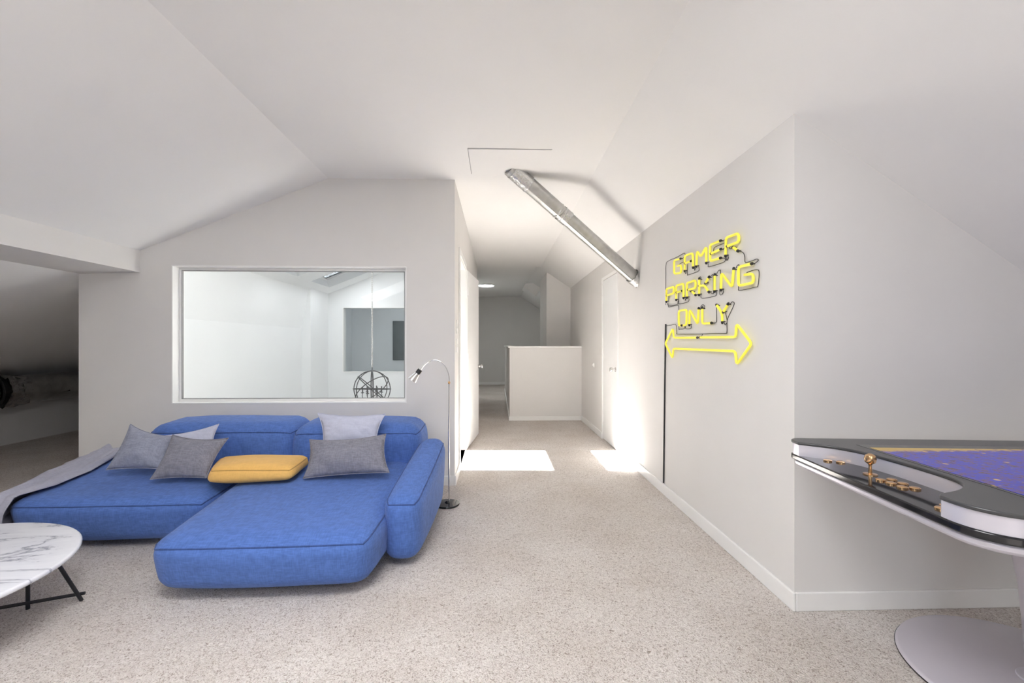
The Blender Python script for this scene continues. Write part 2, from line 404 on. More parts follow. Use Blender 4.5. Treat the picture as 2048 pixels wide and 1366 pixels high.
# stairwell half wall, its cap and the chimney-like wall behind
hw = MB(); hw.box((0.19, 7.02, 0), (XR, 7.13, 1.135)); hw.box((0.19, 7.13, 0), (0.30, 11.6, 1.135))
struct('wall_stair_half', hw, 'wall')
cp = MB(); cp.prism([(0.165, 7.0), (XR - 0.002, 7.0), (XR - 0.002, 7.15), (0.325, 7.15), (0.325, 11.62), (0.165, 11.62)], 'z', 1.135, 1.162)
struct('trim_stair_cap', cp, 'trim', bevel=0.008)
struct('wall_stair_chase', MB().prism([(0.885, 0), (XR, 0), (XR, zr(XR) + 0.02), (0.885, zr(0.885) + 0.02)], 'y', 8.1, 9.3), 'wall')
# baseboards
BH, BT = 0.082, 0.013
def base(name, lo, hi): struct(name, MB().box(lo, hi), 'trim', bevel=0.004)
base('baseboard_right', (XR - BT, YR - BT, 0), (XR, 4.90, BH)); base('baseboard_right_far', (XR - BT, 5.63, 0), (XR, 7.02, BH))
base('baseboard_near_right', (XR, YR - BT, 0), (KR, YR, BH))
base('baseboard_window', (XLW, YW - BT, 0), (XL, YW, BH)); base('baseboard_hall_left', (XL, YW - BT, 0), (XL + BT, 4.17, BH))
base('baseboard_hall_left_far', (XL, 5.17, 0), (XL + BT, 8.0, BH)); base('baseboard_stair', (0.19 - BT, 7.02 - BT, 0), (XR - BT, 7.02, BH * 0.8))
base('baseboard_stair_side', (0.19 - BT, 7.02, 0), (0.19, 11.6, BH * 0.8)); base('baseboard_hall_end', (-0.85, YE - BT, 0), (XR, YE, BH))

# ---- bright room behind the interior window
struct('wall_bright_left', MB().prism([(-3.62, -2.5), (-3.50, -2.5), (-3.50, 1.475), (-3.34, 2.40), (-3.46, 2.40), (-3.62, 1.475)], 'y', 4.05, 8.16), 'bright')
struct('wall_bright_left_near', MB().box((XLW, YW + 0.11, -2.5), (XLW + 0.09, 4.05, 2.40)), 'bright')
struct('wall_bright_left_far', MB().box((-3.60, 8.16, -2.5), (XLW + 0.09, 9.1, 2.40)), 'bright')
struct('wall_bright_back', slab((0, 9.0, 0), (1, 0, 0), (0, 0, 1), (0, 1, 0), (XLW, -0.47), (-2.5, 3.7), 0.12, [(-3.06, -1.60, 0.634, 1.93)]), 'bright')
RB = 0.40; zb = lambda x: 2.19 + RB * (x + 3.34)
ub = Vector((1, 0, RB)).normalized(); nb = Vector((-RB, 0, 1)).normalized(); kb = math.sqrt(1 + RB * RB)
U = lambda x: (x + 3.34) * kb
sky_b = [(U(-2.80), U(-2.055), 4.12, 5.2), (U(-1.76), U(-1.42), 4.12, 5.2), (U(-3.16), U(-2.25), 6.40, 7.22), (U(-3.16), U(-2.25), 7.74, 8.56)]
struct('ceiling_bright_room', slab((-3.34, 0, zb(-3.34)), ub, (0, 1, 0), nb, (-0.12, 3.3), (YW + 0.0, 9.15), 0.16, sky_b), 'bright')
struct('wall_lower_left', MB().box((-3.42, 5.0, -2.5), (-3.30, 9.1, -0.12)), 'bright')
struct('wall_lower_front', MB().box((-3.42, 5.08, -2.5), (-0.47, 5.2, -0.12)), 'bright')
struct('wall_lower_right', MB().box((-1.35, 5.2, -2.5), (-1.25, 9.0, -0.12)), 'bright')
struct('floor_lower', MB().box((-3.62, 5.0, -2.6), (-0.47, 9.1, -2.5)), 'carpet')
# grey room beyond the bright room
struct('wall_grey_room', MB().box((-3.6, 10.6, 0), (-0.95, 10.7, 2.6)), 'grey_room')
struct('wall_grey_room_left', MB().box((-3.5, 9.12, 0), (-3.4, 10.6, 2.6)), 'grey_room')
struct('wall_grey_room_right', MB().box((-1.05, 9.12, 0), (-0.95, 10.6, 2.6)), 'grey_room')
struct('ceiling_grey_room', MB().box((-3.5, 9.12, 2.4), (-0.95, 10.7, 2.5)), 'grey_room')

# ---- windows and doors
def frame_box(x0, x1, z0, z1, y0, y1, w):
    mb = MB()
    mb.box((x0, y0, z0), (x0 + w, y1, z1)); mb.box((x1 - w, y0, z0), (x1, y1, z1))
    mb.box((x0 + w, y0, z0), (x1 - w, y1, z0 + w)); mb.box((x0 + w, y0, z1 - w), (x1 - w, y1, z1))
    return mb
w1 = struct_thing('window_1', ((WX0 + WX1) / 2, YW, WZ0))
frame_box(WX0, WX1, WZ0, WZ1, YW - 0.004, YW + 0.112, 0.008).build('jamb_lining', 'trim', w1)
frame_box(WX0 + 0.008, WX1 - 0.008, WZ0 + 0.008, WZ1 - 0.008, YW + 0.075, YW + 0.105, 0.022).build('sash_frame', 'trim', w1)
frame_box(WX0 + 0.030, WX1 - 0.030, WZ0 + 0.030, WZ1 - 0.030, YW + 0.070, YW + 0.090, 0.005).build('glazing_gasket', 'gap', w1)
MB().box((WX0 + 0.034, YW + 0.084, WZ0 + 0.034), (WX1 - 0.034, YW + 0.088, WZ1 - 0.034)).build('pane', 'glass', w1)
w2 = struct_thing('window_2', (-2.3, 9.0, 0.634))
frame_box(-3.06, -1.60, 0.634, 1.93, 8.985, 9.13, 0.02).build('window_frame', 'trim', w2)
MB().box((-3.04, 9.06, 0.654), (-1.62, 9.065, 1.91)).build('pane', 'glass', w2)
w0 = struct_thing('window_0', (-0.5, 0.75, H))  # unseen skylight, invented to carry the added top-down light
slab((0, 0, H + 0.05), (1, 0, 0), (0, 1, 0), (0, 0, 1), (-1.10, 0.10), (0.20, 1.30), 0.10, [(-1.07, 0.07, 0.23, 1.27)]).build('skylight_frame', 'trim', w0)
MB().box((-1.075, 0.225, H + 0.07), (0.075, 1.275, H + 0.078)).build('pane', 'frosted', w0)
w3 = struct_thing('window_3', (0, YB, 0.8))
frame_box(-0.95, 0.95, 0.8, 2.1, YB - 0.11, YB + 0.02, 0.05).build('window_frame', 'trim', w3)
MB().box((-0.9, YB - 0.06, 0.85), (0.9, YB - 0.055, 2.05)).build('pane', 'glass', w3)
for i, ((a, b, c, d), (O, Ud, N, t)) in enumerate([(h, (Vector((XCL, 0, H)), ul, nl, 0.12)) for h in sky_main] + [(h, (Vector((-3.34, 0, zb(-3.34))), ub, nb, 0.16)) for h in sky_b]):
    w = struct_thing('window_%d' % (4 + i), tuple(O + Ud * (a + b) / 2 + Vector((0, (c + d) / 2, 0))))
    slab(O, Ud, (0, 1, 0), N, (a + 0.004, b - 0.004), (c + 0.004, d - 0.004), 0.03, [(a + 0.03, b - 0.03, c + 0.03, d - 0.03)])
    fr = slab(O + N * (t - 0.02), Ud, (0, 1, 0), N, (a, b), (c, d), 0.05, [(a + 0.02, b - 0.02, c + 0.02, d - 0.02)]); fr.build('skylight_frame', 'trim', w)
    slab(O + N * (t + 0.01), Ud, (0, 1, 0), N, (a + 0.02, b - 0.02), (c + 0.02, d - 0.02), 0.005).build('pane', 'glass_dim_far' if i > 2 else ('glass_dim_near' if i < 1 else 'glass'), w)

def knob(mb_parent, p, n, name='knob', mat='chrome'):
    n = Vector(n); MB().lathe([(0.026, 0), (0.026, 0.006), (0.011, 0.01), (0.011, 0.032), (0.024, 0.04), (0.028, 0.052), (0.024, 0.064), (0.008, 0.068)], p, 20, n).build(name, mat, mb_parent, smooth=True)

# left doorway: casing and the open door folded back against the hall wall
t1 = struct_thing('trim_1', (XL, (DY0 + DY1) / 2, 0))
cas = 0.062
for (a, b, c, d) in ((DY0 - cas, DY0, 0, DZ + cas), (DY1, DY1 + cas * 0.6, 0, DZ + cas), (DY0, DY1, DZ, DZ + cas)):
    MB().box((XL, a, c), (XL + 0.014, b, d)).build('casing', 'trim', t1, bevel=0.003)
for (a, b, c, d) in ((DY0, DY0 + 0.014, 0, DZ), (DY1 - 0.014, DY1, 0, DZ), (DY0 + 0.014, DY1 - 0.014, DZ - 0.014, DZ)):
    MB().box((XL - 0.115, a, c), (XL + 0.004, b, d)).build('jamb', 'trim', t1)
d1 = struct_thing('door_1', (-0.338, 5.10, 0))
hA, hB = Vector((-0.338, 5.098, 0)), Vector((-0.248, 5.95, 0))
dv = (hB - hA).normalized(); dn = Vector((-dv.y, dv.x, 0))        # towards the wall
th = 0.036
p = [hA, hB, hB + dn * th, hA + dn * th]
MB().hexa([q + Vector((0, 0, 0.012)) for q in p] + [q + Vector((0, 0, 2.025)) for q in p]).build('door_panel', 'door', d1, bevel=0.002)
kp = hA + dv * 0.80 + Vector((0, 0, 0.90))
knob(d1, kp, -dn)
for z in (0.26, 0.98, 1.74):
    hp = hA + Vector((0.004, -0.012, z)); h = MB().tube([hp, hp + Vector((0, 0, 0.10))], 0.008, 10)
    h.box((XL - 0.01, 5.086, z), (-0.335, 5.097, z + 0.10)); h.build('hinge', 'trim', d1, smooth=True)

# right closet door, closed, flush with the wall
d2 = struct_thing('door_2', (XR, 5.265, 0))
MB().box((XR + 0.003, 4.926, 0.012), (XR + 0.040, 5.604, 1.978)).build('door_panel', 'door', d2, bevel=0.002)
for z in (0.22, 0.98, 1.70):
    MB().tube([(XR - 0.002, 5.608, z), (XR - 0.002, 5.608, z + 0.09)], 0.007, 10).build('hinge', 'trim', d2, smooth=True)
kq = on_x(1228, 737, XR); knob(d2, (XR + 0.003, 5.0, 0.905), (-1, 0, 0))
t2 = struct_thing('trim_2', (XR, 5.265, 0))
for (a, b, c, d) in ((4.885, 4.92, 0, 2.02), (5.612, 5.645, 0, 2.02), (4.92, 5.612, 1.985, 2.02)):
    MB().box((XR - 0.006, a, c), (XR, b, d)).build('casing', 'trim', t2)

# attic hatch in the flat ceiling
t3 = struct_thing('trim_3', (0.085, 3.4, H))
MB().box((-0.208, 3.19, H - 0.006), (0.385, 3.66, H - 0.001)).build('hatch_panel', 'ceiling', t3, bevel=0.001)
for lo, hi in (((-0.212, 3.184, H - 0.0015), (0.389, 3.19, H - 0.0005)), ((-0.2125, 3.19, H - 0.0015), (-0.208, 3.66, H - 0.0005))):
    MB().box(lo, hi).build('joint', 'gap', t3)

# ================================================================= THINGS
rng = random.Random(4)

# ---- soft box with rounded edges, bulging faces and a piping line round its top
def soft_box(b4, t4, r, bulge, n=18, piping=None, pipe_r=0.004, seam_lean=0.72, wob=0.0, seed=0):
    b4 = [Vector(p) for p in b4]; t4 = [Vector(p) for p in t4]
    L = ((b4[1] - b4[0]).length + (t4[1] - t4[0]).length + (b4[2] - b4[3]).length + (t4[2] - t4[3]).length) / 4
    W = ((b4[3] - b4[0]).length + (t4[3] - t4[0]).length + (b4[2] - b4[1]).length + (t4[2] - t4[1]).length) / 4
    Z = sum((t4[i] - b4[i]).length for i in range(4)) / 4
    D = Vector((L / 2, W / 2, Z / 2)); rr = min(r, min(D) * 0.98)
    if not isinstance(bulge, (tuple, list)): bulge = (bulge, bulge, bulge)
    def world_of(q):
        u, v, w = (q.x / L + 0.5, q.y / W + 0.5, q.z / Z + 0.5)
        bot = (b4[0] * (1 - u) + b4[1] * u) * (1 - v) + (b4[3] * (1 - u) + b4[2] * u) * v
        top = (t4[0] * (1 - u) + t4[1] * u) * (1 - v) + (t4[3] * (1 - u) + t4[2] * u) * v
        return bot * (1 - w) + top * w
    def shape(q):
        inner = Vector([max(-D[i] + rr, min(D[i] - rr, q[i])) for i in range(3)])
        d = q - inner
        s = inner + (d.normalized() * rr if d.length > 1e-9 else d)
        k = [max(0.0, 1 - (s[i] / D[i]) ** 2) for i in range(3)]
        o = Vector(s)
        for i in range(3):
            j, l = (i + 1) % 3, (i + 2) % 3
            o[i] += bulge[i] * (s[i] / D[i]) * math.sqrt(k[j] * k[l])
        if wob:
            nv = noise.noise(Vector((o.x * 3.5 + seed, o.y * 3.5, o.z * 5)))
            o += (d.normalized() if d.length > 1e-9 else Vector((0, 0, 1))) * nv * wob
        return world_of(o)
    mb = MB(); idx = {}; vs = []; fs = []
    def grid(i):     # denser near edges
        t = i / n * 2 - 1
        return math.copysign(abs(t) ** 0.8, t)
    def vert(a, b, c):
        k = (a, b, c)
        if k not in idx:
            idx[k] = len(vs); vs.append(shape(Vector((grid(a) * D.x, grid(b) * D.y, grid(c) * D.z))))
        return idx[k]
    for a in range(n):
        for b in range(n):
            for e in (0, n):
                fs.append((vert(a, b, e), vert(a + 1, b, e), vert(a + 1, b + 1, e), vert(a, b + 1, e)))
                fs.append((vert(a, e, b), vert(a + 1, e, b), vert(a + 1, e, b + 1), vert(a, e, b + 1)))
                fs.append((vert(e, a, b), vert(e, a + 1, b), vert(e, a + 1, b + 1), vert(e, a, b + 1)))
    mb.add(vs, fs)
    path = []
    m = 26
    hc = seam_lean
    for side in range(4):
        for i in range(m):
            t = i / m * 2 - 1
            x, y = [(t, -1), (1, t), (-t, 1), (-1, -t)][side]
            path.append(shape(Vector((x * D.x, y * D.y, D.z - rr * (1 - hc)))))
    pm = MB().tube(path, pipe_r, 6, closed=True) if piping else None
    return mb, pm

sofa = thing('sofa', 'low blue woven modular sofa with chaise and piped seams under the wide interior window', 'sofa', (-1.6, 2.9, 0))
def sofa_part(name, *a, pipe=True, **kw):
    mb, pm = soft_box(*a, piping=pipe, **kw)
    o = mb.build(name, 'blue', sofa, smooth=True, sharp=80)
    if pm: pm.build('piping', 'blue_pipe', o, smooth=True, sharp=80)
    return o
V = Vector
sofa_part('seat_cushion', [V((-2.775, 2.68, .035)), V((-1.70, 2.70, .035)), V((-1.70, 3.46, .035)), V((-2.93, 3.46, .035))],
          [V((-2.775, 2.62, .285)), V((-1.70, 2.64, .285)), V((-1.70, 3.46, .355)), V((-2.93, 3.46, .355))], 0.075, (0.025, 0.03, 0.022), wob=0.006, seed=1)
sofa_part('chaise_cushion', [V((-1.575, 2.12, .035)), V((-.615, 2.14, .035)), V((-.60, 3.46, .035)), V((-1.66, 3.46, .035))],
          [V((-1.585, 2.07, .285)), V((-.605, 2.10, .285)), V((-.59, 3.46, .365)), V((-1.67, 3.46, .365))], 0.085, (0.035, 0.035, 0.022), wob=0.006, seed=2)
sofa_part('armrest', [V((-.60, 2.40, .03)), V((-.425, 2.40, .03)), V((-.40, 3.26, .03)), V((-.575, 3.26, .03))],
          [V((-.60, 2.37, .365)), V((-.415, 2.37, .365)), V((-.37, 3.26, .525)), V((-.55, 3.26, .525))], 0.075, (0.025, 0.02, 0.006), wob=0.004, seed=3)
sofa_part('backrest', [V((-2.46, 3.20, .25)), V((-1.44, 3.20, .25)), V((-1.44, 3.62, .25)), V((-2.46, 3.62, .25))],
          [V((-2.46, 3.22, .61)), V((-1.44, 3.22, .61)), V((-1.44, 3.60, .63)), V((-2.46, 3.60, .63))], 0.10, (0.015, 0.02, 0.02), wob=0.01, seed=4, seam_lean=0.55)
sofa_part('backrest', [V((-1.455, 3.19, .25)), V((-.555, 3.19, .25)), V((-.555, 3.62, .25)), V((-1.455, 3.62, .25))],
          [V((-1.455, 3.21, .60)), V((-.555, 3.21, .60)), V((-.555, 3.60, .62)), V((-1.455, 3.60, .62))], 0.10, (0.015, 0.02, 0.02), wob=0.008, seed=5, seam_lean=0.55)
for (x, y) in ((-2.7, 2.8), (-1.85, 2.8), (-2.8, 3.35), (-1.45, 2.3), (-.75, 2.3), (-1.5, 3.35), (-.75, 3.35), (-.5, 2.55), (-.48, 3.1)):
    MB().lathe([(0.022, 0), (0.025, 0.06)], (x, y, 0), 12).build('foot', 'black', sofa)

# ---- loose pillows
def pillow(name, label, mat, px, ys, thick, seed, pipe=None, group=None, push=0.0):
    """px: four pixels TL,TR,BR,BL seen from the front; ys: their distances along the room"""
    C = [on_y(u, v, y) for (u, v), y in zip(px, ys)]
    nrm = (C[1] - C[3]).cross(C[0] - C[2]).normalized()
    if nrm.y > 0: nrm = -nrm
    n = 22; vs = []; fs = []; edge = []
    def P(s, t, side):
        s2 = s * (1 - 0.09 * (1 - t * t)); t2 = t * (1 - (0.17 if t < 0 else 0.07) * (1 - s * s))
        u, v = (s2 + 1) / 2, (t2 + 1) / 2
        p = (C[0] * (1 - u) + C[1] * u) * (1 - v) + (C[3] * (1 - u) + C[2] * u) * v
        e = max(0, (1 - s ** 4)) ** 0.6 * max(0, (1 - t ** 4)) ** 0.6
        rad = 1 - max(abs(s), abs(t))
        h = thick * 0.5 * e * (0.55 + 0.45 * max(0, 1 - s * s) * max(0, 1 - t * t))
        ang = math.atan2(t, s)
        wr = noise.noise(Vector((s * 2.2 + seed, t * 2.2, side * 3.0))) * 0.011 * e
        crease = math.sin(ang * 21 + noise.noise(Vector((s * 3 + seed, t * 3, 1.0))) * 5) * 0.007 * math.exp(-((rad - 0.17) / 0.13) ** 2) * e
        return p + nrm * (side * h + wr + crease + push)
    for side in (1, -1):
        k = len(vs)
        for j in range(n + 1):
            for i in range(n + 1):
                vs.append(P(i / n * 2 - 1, j / n * 2 - 1, side))
        for j in range(n):
            for i in range(n):
                a = k + j * (n + 1) + i
                fs.append((a, a + 1, a + n + 2, a + n + 1))
    # weld the rim
    key = {}; mp = []; nv = []
    for q in vs:
        kk = tuple(round(x, 5) for x in q)
        if kk not in key: key[kk] = len(nv); nv.append(q)
        mp.append(key[kk])
    mb = MB(); mb.add(nv, [tuple(dict.fromkeys(mp[i] for i in f)) for f in fs])
    mb.f = [f for f in mb.f if len(f) > 2]
    o = mb.build(name, mat, None, smooth=True, sharp=100)
    if pipe:
        ring = [P(s, t, 1) for s, t in [(i / 16 - 1, -1) for i in range(32)] + [(1, i / 16 - 1) for i in range(32)] + [(1 - i / 16, 1) for i in range(32)] + [(-1, 1 - i / 16) for i in range(32)]]
        MB().tube(ring, 0.0028, 6, closed=True).build('piping', pipe, o, smooth=True)
    return tag(o, label, 'pillow', group or 'loose pillows on the blue sofa')
pillow('pillow', 'pale lilac pillow half hidden behind the two grey pillows at the left', 'lilac', [(322, 872), (438, 848), (424, 905), (318, 922)], [3.12, 3.13, 3.05, 3.05], 0.10, 1, 'lilac')
pillow('pillow', 'blue-grey pillow leaning at the far left end of the sofa', 'greyblue', [(261, 848), (350, 873), (326, 938), (212, 940)], [3.06, 3.04, 2.93, 2.93], 0.13, 2, 'greyblue')
pillow('pillow', 'dark grey square pillow beside the mustard cushion', 'grey', [(345, 869), (457, 876), (413, 956), (300, 959)], [2.97, 2.97, 2.83, 2.83], 0.12, 3, 'grey')
pillow('pillow', 'pale lilac pillow upright against the right backrest', 'lilac', [(635, 826), (771, 828), (752, 890), (646, 896)], [3.15, 3.15, 3.05, 3.05], 0.11, 4, 'lilac')
pillow('pillow', 'dark grey oblong lumbar pillow in front of the lilac one by the armrest', 'grey', [(619, 879), (772, 868), (779, 945), (606, 957)], [2.94, 2.94, 2.785, 2.785], 0.14, 5, 'grey')
# mustard box cushion lying across the gap between the seats
yb, yt = 2.735, 3.05
mb, pm = soft_box([on_y(410, 966, yb), on_y(580, 959, yb), on_y(622, 930, yt), on_y(436, 930, yt)],
                  [on_y(424, 935, yb + .02), on_y(578, 936, yb + .02), on_y(616, 908, yt), on_y(446, 911, yt)], 0.034, (0.012, 0.012, 0.016), piping=True, pipe_r=0.0035, wob=0.012, seed=9, seam_lean=0.55)
yc = mb.build('box_cushion', 'yellow', None, smooth=True, sharp=80); pm.build('piping', 'yellow_pipe', yc, smooth=True)
tag(yc, 'mustard yellow boxy cushion lying flat across the gap between the blue seats', 'cushion')

# ---- grey throw over the left end of the sofa
def lerp_tab(tab, t):
    for (a, x), (b, y) in zip(tab, tab[1:]):
        if t <= b: return x + (y - x) * max(0.0, (t - a) / (b - a))
    return tab[-1][1]
def throw():
    na, nb_ = 80, 60; vs = []; fs = []
    for i in range(na + 1):
        a = i / na                                   # back -> front, the last stretch hangs over the front edge
        y = 3.47 - min(a, 0.86) / 0.86 * 0.83
        xr = lerp_tab([(0, -2.79), (0.15, -2.75), (0.45, -2.66), (0.7, -2.655), (0.86, -2.725), (1.0, -2.745)], a)
        xe = -2.955 + 0.155 * min(a, 0.86) / 0.86
        zt = 0.392 - 0.070 * min(a, 0.86) / 0.86
        hang = max(0.0, a - 0.86) / 0.14
        top_w = xr - xe; total = top_w + 0.30
        for j in range(nb_ + 1):
            b = j / nb_; d = b * total
            wv = noise.noise(Vector((a * 2.3, b * 2.0, 0.3)))
            f1 = 0.5 + 0.5 * math.sin(d * 62 + a * 2.2 + wv * 4.0); f2 = 0.5 + 0.5 * math.sin(d * 118 - a * 4 + wv * 6)
            fold = (0.026 * f1 ** 1.6 + 0.010 * f2) * min(1.0, d / 0.03)
            if d < top_w:
                x = xr - d + 0.008 * wv; z = zt + fold + 0.012 * math.sin(a * 11 + b * 3) * min(1.0, d / 0.05)
                z = max(z, zt - 0.004 if d > 0.02 else zt - 0.008)
            else:
                e = d - top_w; x = xe - 0.012 - fold * 0.9 - 0.02 * math.sqrt(e); z = zt + 0.012 - e
            yy = y + 0.006 * math.sin(b * 23 + 1)
            if hang > 0:
                yy = 2.640 - 0.050 * min(1.0, hang * 4) - fold * 0.6 - 0.01
                z = min(z, zt + 0.015) - hang * 0.30; x -= 0.02 * hang
            vs.append((x, yy, max(z, 0.02 + 0.005 * f1)))
    for i in range(na):
        for j in range(nb_):
            k = i * (nb_ + 1) + j; fs.append((k, k + 1, k + nb_ + 2, k + nb_ + 1))
    mb = MB(); mb.add(vs, fs)
    o = mb.build('throw_blanket', 'throw', None, smooth=True, sharp=120)
    so = o.modifiers.new('thickness', 'SOLIDIFY'); so.thickness = 0.004; so.offset = 1
    return tag(o, 'soft grey throw blanket draped over the left end of the blue sofa', 'blanket')
throw()

# ---- coffee table
TC = V((-2.355, 1.755, 0)); TR_ = 0.585
ct = thing('coffee_table', 'round white marble coffee table on a thin black metal frame', 'table', TC)
MB().lathe([(TR_ - 0.012, 0.268), (TR_ - 0.004, 0.271), (TR_, 0.277), (TR_, 0.284), (TR_ - 0.004, 0.289), (TR_ - 0.010, 0.290)], (TC.x, TC.y, 0), 96).build('tabletop', 'marble', ct, smooth=True, sharp=50)
for flip in (1, -1):
    def Q(x, y, z): return TC + V((flip * (x - TC.x), flip * (y - TC.y), z))
    for a, b in ((Q(-1.918, 2.140, 0.0), Q(-1.985, 2.06, 0.267)), (Q(-2.098, 2.080, 0.0), Q(-2.098, 2.080, 0.267))):
        MB().tube([a, b], 0.0076, 8).build('leg', 'black', ct, smooth=True)
    MB().tube([Q(-1.912, 2.150, 0.030), Q(-2.75, 1.80, 0.030)], 0.0076, 8).build('floor_bar', 'black', ct, smooth=True)
    MB().tube([Q(-1.97, 2.07, 0.258), Q(-2.55, 1.905, 0.258)], 0.0076, 8).build('top_bar', 'black', ct, smooth=True)
    MB().tube([Q(-2.75, 1.80, 0.0), Q(-2.6, 1.9, 0.267)], 0.0076, 8).build('leg', 'black', ct, smooth=True)

# ---- floor lamp
LB = V((-0.372, 3.335, 0))
fl = thing('floor_lamp', 'slim chrome arc reading lamp beside the blue armrest', 'lamp', LB)
MB().lathe([(0.088, 0), (0.092, 0.006), (0.090, 0.014), (0.02, 0.018), (0.008, 0.03)], LB, 40).build('base', 'gloss_black', fl, smooth=True)
yl = LB.y
pl = [(LB.x + .015, yl, 0.01), (LB.x + .012, yl, 0.5), (LB.x + 0.015, yl, 0.90)]
MB().tube(pl, 0.0055, 10).build('pole', 'chrome', fl, smooth=True)
MB().lathe([(0.007, 0), (0.009, 0.004), (0.009, 0.014), (0.007, 0.018)], (LB.x + 0.015, yl, 0.893), 12).build('collar', 'copper', fl, smooth=True)
arc = spline([on_y(*q, yl) for q in ((899, 765), (898, 752), (892, 735), (882, 724), (870, 720), (858, 723), (848, 731), (841, 740))], 6)
arc[0] = V((LB.x + 0.015, yl, 0.905))
MB().tube(arc, 0.0038, 8).build('gooseneck', 'chrome', fl, smooth=True)
hp = on_y(841, 739, yl); hq = on_y(826, 759, yl); ax = (hq - hp).normalized(); ax.y -= 0.05
sh = MB().lathe([(0.004, 0), (0.015, 0.002), (0.0165, 0.030), (0.034, 0.098), (0.032, 0.098), (0.014, 0.032), (0.004, 0.03)], hp, 28, ax).build('lamp_shade', 'chrome', fl, smooth=True, sharp=35)
MB().lathe([(0.0165, 0.002), (0.0185, 0.004), (0.0195, 0.036), (0.0178, 0.037)], hp, 28, ax).build('socket_sleeve', 'black', sh, smooth=True)

# ---- round metal ducts
dA, dB = V((0.10, 3.585, H + 0.02)), V((XR + 0.03, 4.235, 1.775))
du = thing('ceiling_duct', 'bare galvanized round duct slanting from the ceiling down to the sign wall', 'duct', tuple((dA + dB) / 2))
def dpt(t): return dA.lerp(dB, t)
rd = 0.062
MB().tube([dpt(0), dpt(0.335)], rd + 0.002, 28).build('duct_pipe', 'galv', du, smooth=True)
MB().tube([dpt(0.33), dpt(1.0)], rd - 0.001, 28).build('duct_pipe', 'galv', du, smooth=True)
for t0, t1_ in ((0.325, 0.337), (0.36, 0.367)):
    MB().tube([dpt(t0), dpt((t0 + t1_) / 2), dpt(t1_)], [rd + 0.002, rd + 0.006, rd + 0.002], 28).build('crimp_ring', 'galv', du, smooth=True)
dd = (dB - dA).normalized()
sd = dd.cross(V((0, 0, 1))).normalized(); dn_ = sd.cross(dd)
off = (-dn_ * 0.80 - V((0, 0.6, 0))).normalized() * (rd + 0.001); off = off - dd * off.dot(dd)
MB().tube([dpt(0.06) + off, dpt(0.93) + off], 0.006, 8).build('lock_seam', 'galv', du, smooth=True)
def tape(t0, t1_, r, name='foil_tape'):
    vs = []; fs = []; n = 30; m = 6
    for i in range(m + 1):
        c = dpt(t0 + (t1_ - t0) * i / m)
        for k in range(n):
            q = 2 * math.pi * k / n
            rr = r + 0.004 * noise.noise(V((k * 0.9, i * 1.3, t0 * 9)))
            jag = dd * (0.018 * noise.noise(V((k * 0.6, 3.1, t0))) if i in (0, m) else 0)
            vs.append(c + (sd * math.cos(q) + dn_ * math.sin(q)) * rr + jag)
    for i in range(m):
        for k in range(n): fs.append((i * n + k, i * n + (k + 1) % n, (i + 1) * n + (k + 1) % n, (i + 1) * n + k))
    mb = MB(); mb.add(vs, fs); mb.build(name, 'tape', du, smooth=True)
tape(0.02, 0.125, rd + 0.005); tape(0.35, 0.40, rd + 0.004); tape(0.93, 0.985, rd + 0.006)

ed = thing('eave_duct', 'foil wrapped round duct along the dark knee wall of the left recess', 'duct', (-5.55, 5.6, 0.50))
def foil_tube(y0, y1, r, amp, name, mat, n=36, m=40, flare=0.0):
    vs = []; fs = []
    for i in range(m + 1):
        t = i / m; y = y0 + (y1 - y0) * t
        for k in range(n):
            q = 2 * math.pi * k / n
            rr = r + flare * (1 - t) ** 2 + amp * noise.noise(V((math.cos(q) * 4, y * 7, math.sin(q) * 4)))
            vs.append((-5.57 + rr * math.cos(q), y, 0.66 + rr * math.sin(q)))
    for i in range(m):
        for k in range(n): fs.append((i * n + k, i * n + (k + 1) % n, (i + 1) * n + (k + 1) % n, (i + 1) * n + k))
    mb = MB(); mb.add(vs, fs); return mb.build(name, mat, ed, smooth=True, sharp=70)
foil_tube(5.33, 7.15, 0.165, 0.006, 'duct_pipe', 'galv'); foil_tube(5.18, 5.42, 0.165, 0.05, 'crumpled_foil', 'foil', flare=0.02)
foil_tube(4.3, 5.10, 0.15, 0.012, 'duct_pipe', 'foil')
MB().lathe([(0.165, 0), (0.195, 0), (0.195, 0.05), (0.165, 0.05), (0.165, 0)], (-5.57, 5.10, 0.66), 36, (0, 1, 0)).build('rubber_collar', 'foil_dark', ed, smooth=True)
for y in (5.35, 6.0, 6.9):
    MB().box((-5.798, y, 0.60), (-5.70, y + 0.04, 0.64)).build('bracket', 'galv', ed)
MB().box((-5.44, 5.78, 0.60), (-5.412, 5.88, 0.63)).build('clip', 'foil_dark', ed)

# ---- ceiling lamp at the end of the hall
cl = thing('ceiling_lamp', 'round flush ceiling lamp glowing at the dim end of the hall', 'lamp', (-0.27, 10.7, 2.62))
MB().lathe([(0.19, 2.585), (0.20, 2.60), (0.19, 2.62)], (-0.27, 10.7, 0), 40).build('trim_ring', 'trim', cl, smooth=True)
MB().lathe([(0.175, 2.580), (0.18, 2.588)], (-0.27, 10.7, 0), 40).build('diffuser', 'lamp_glow', cl, smooth=True)

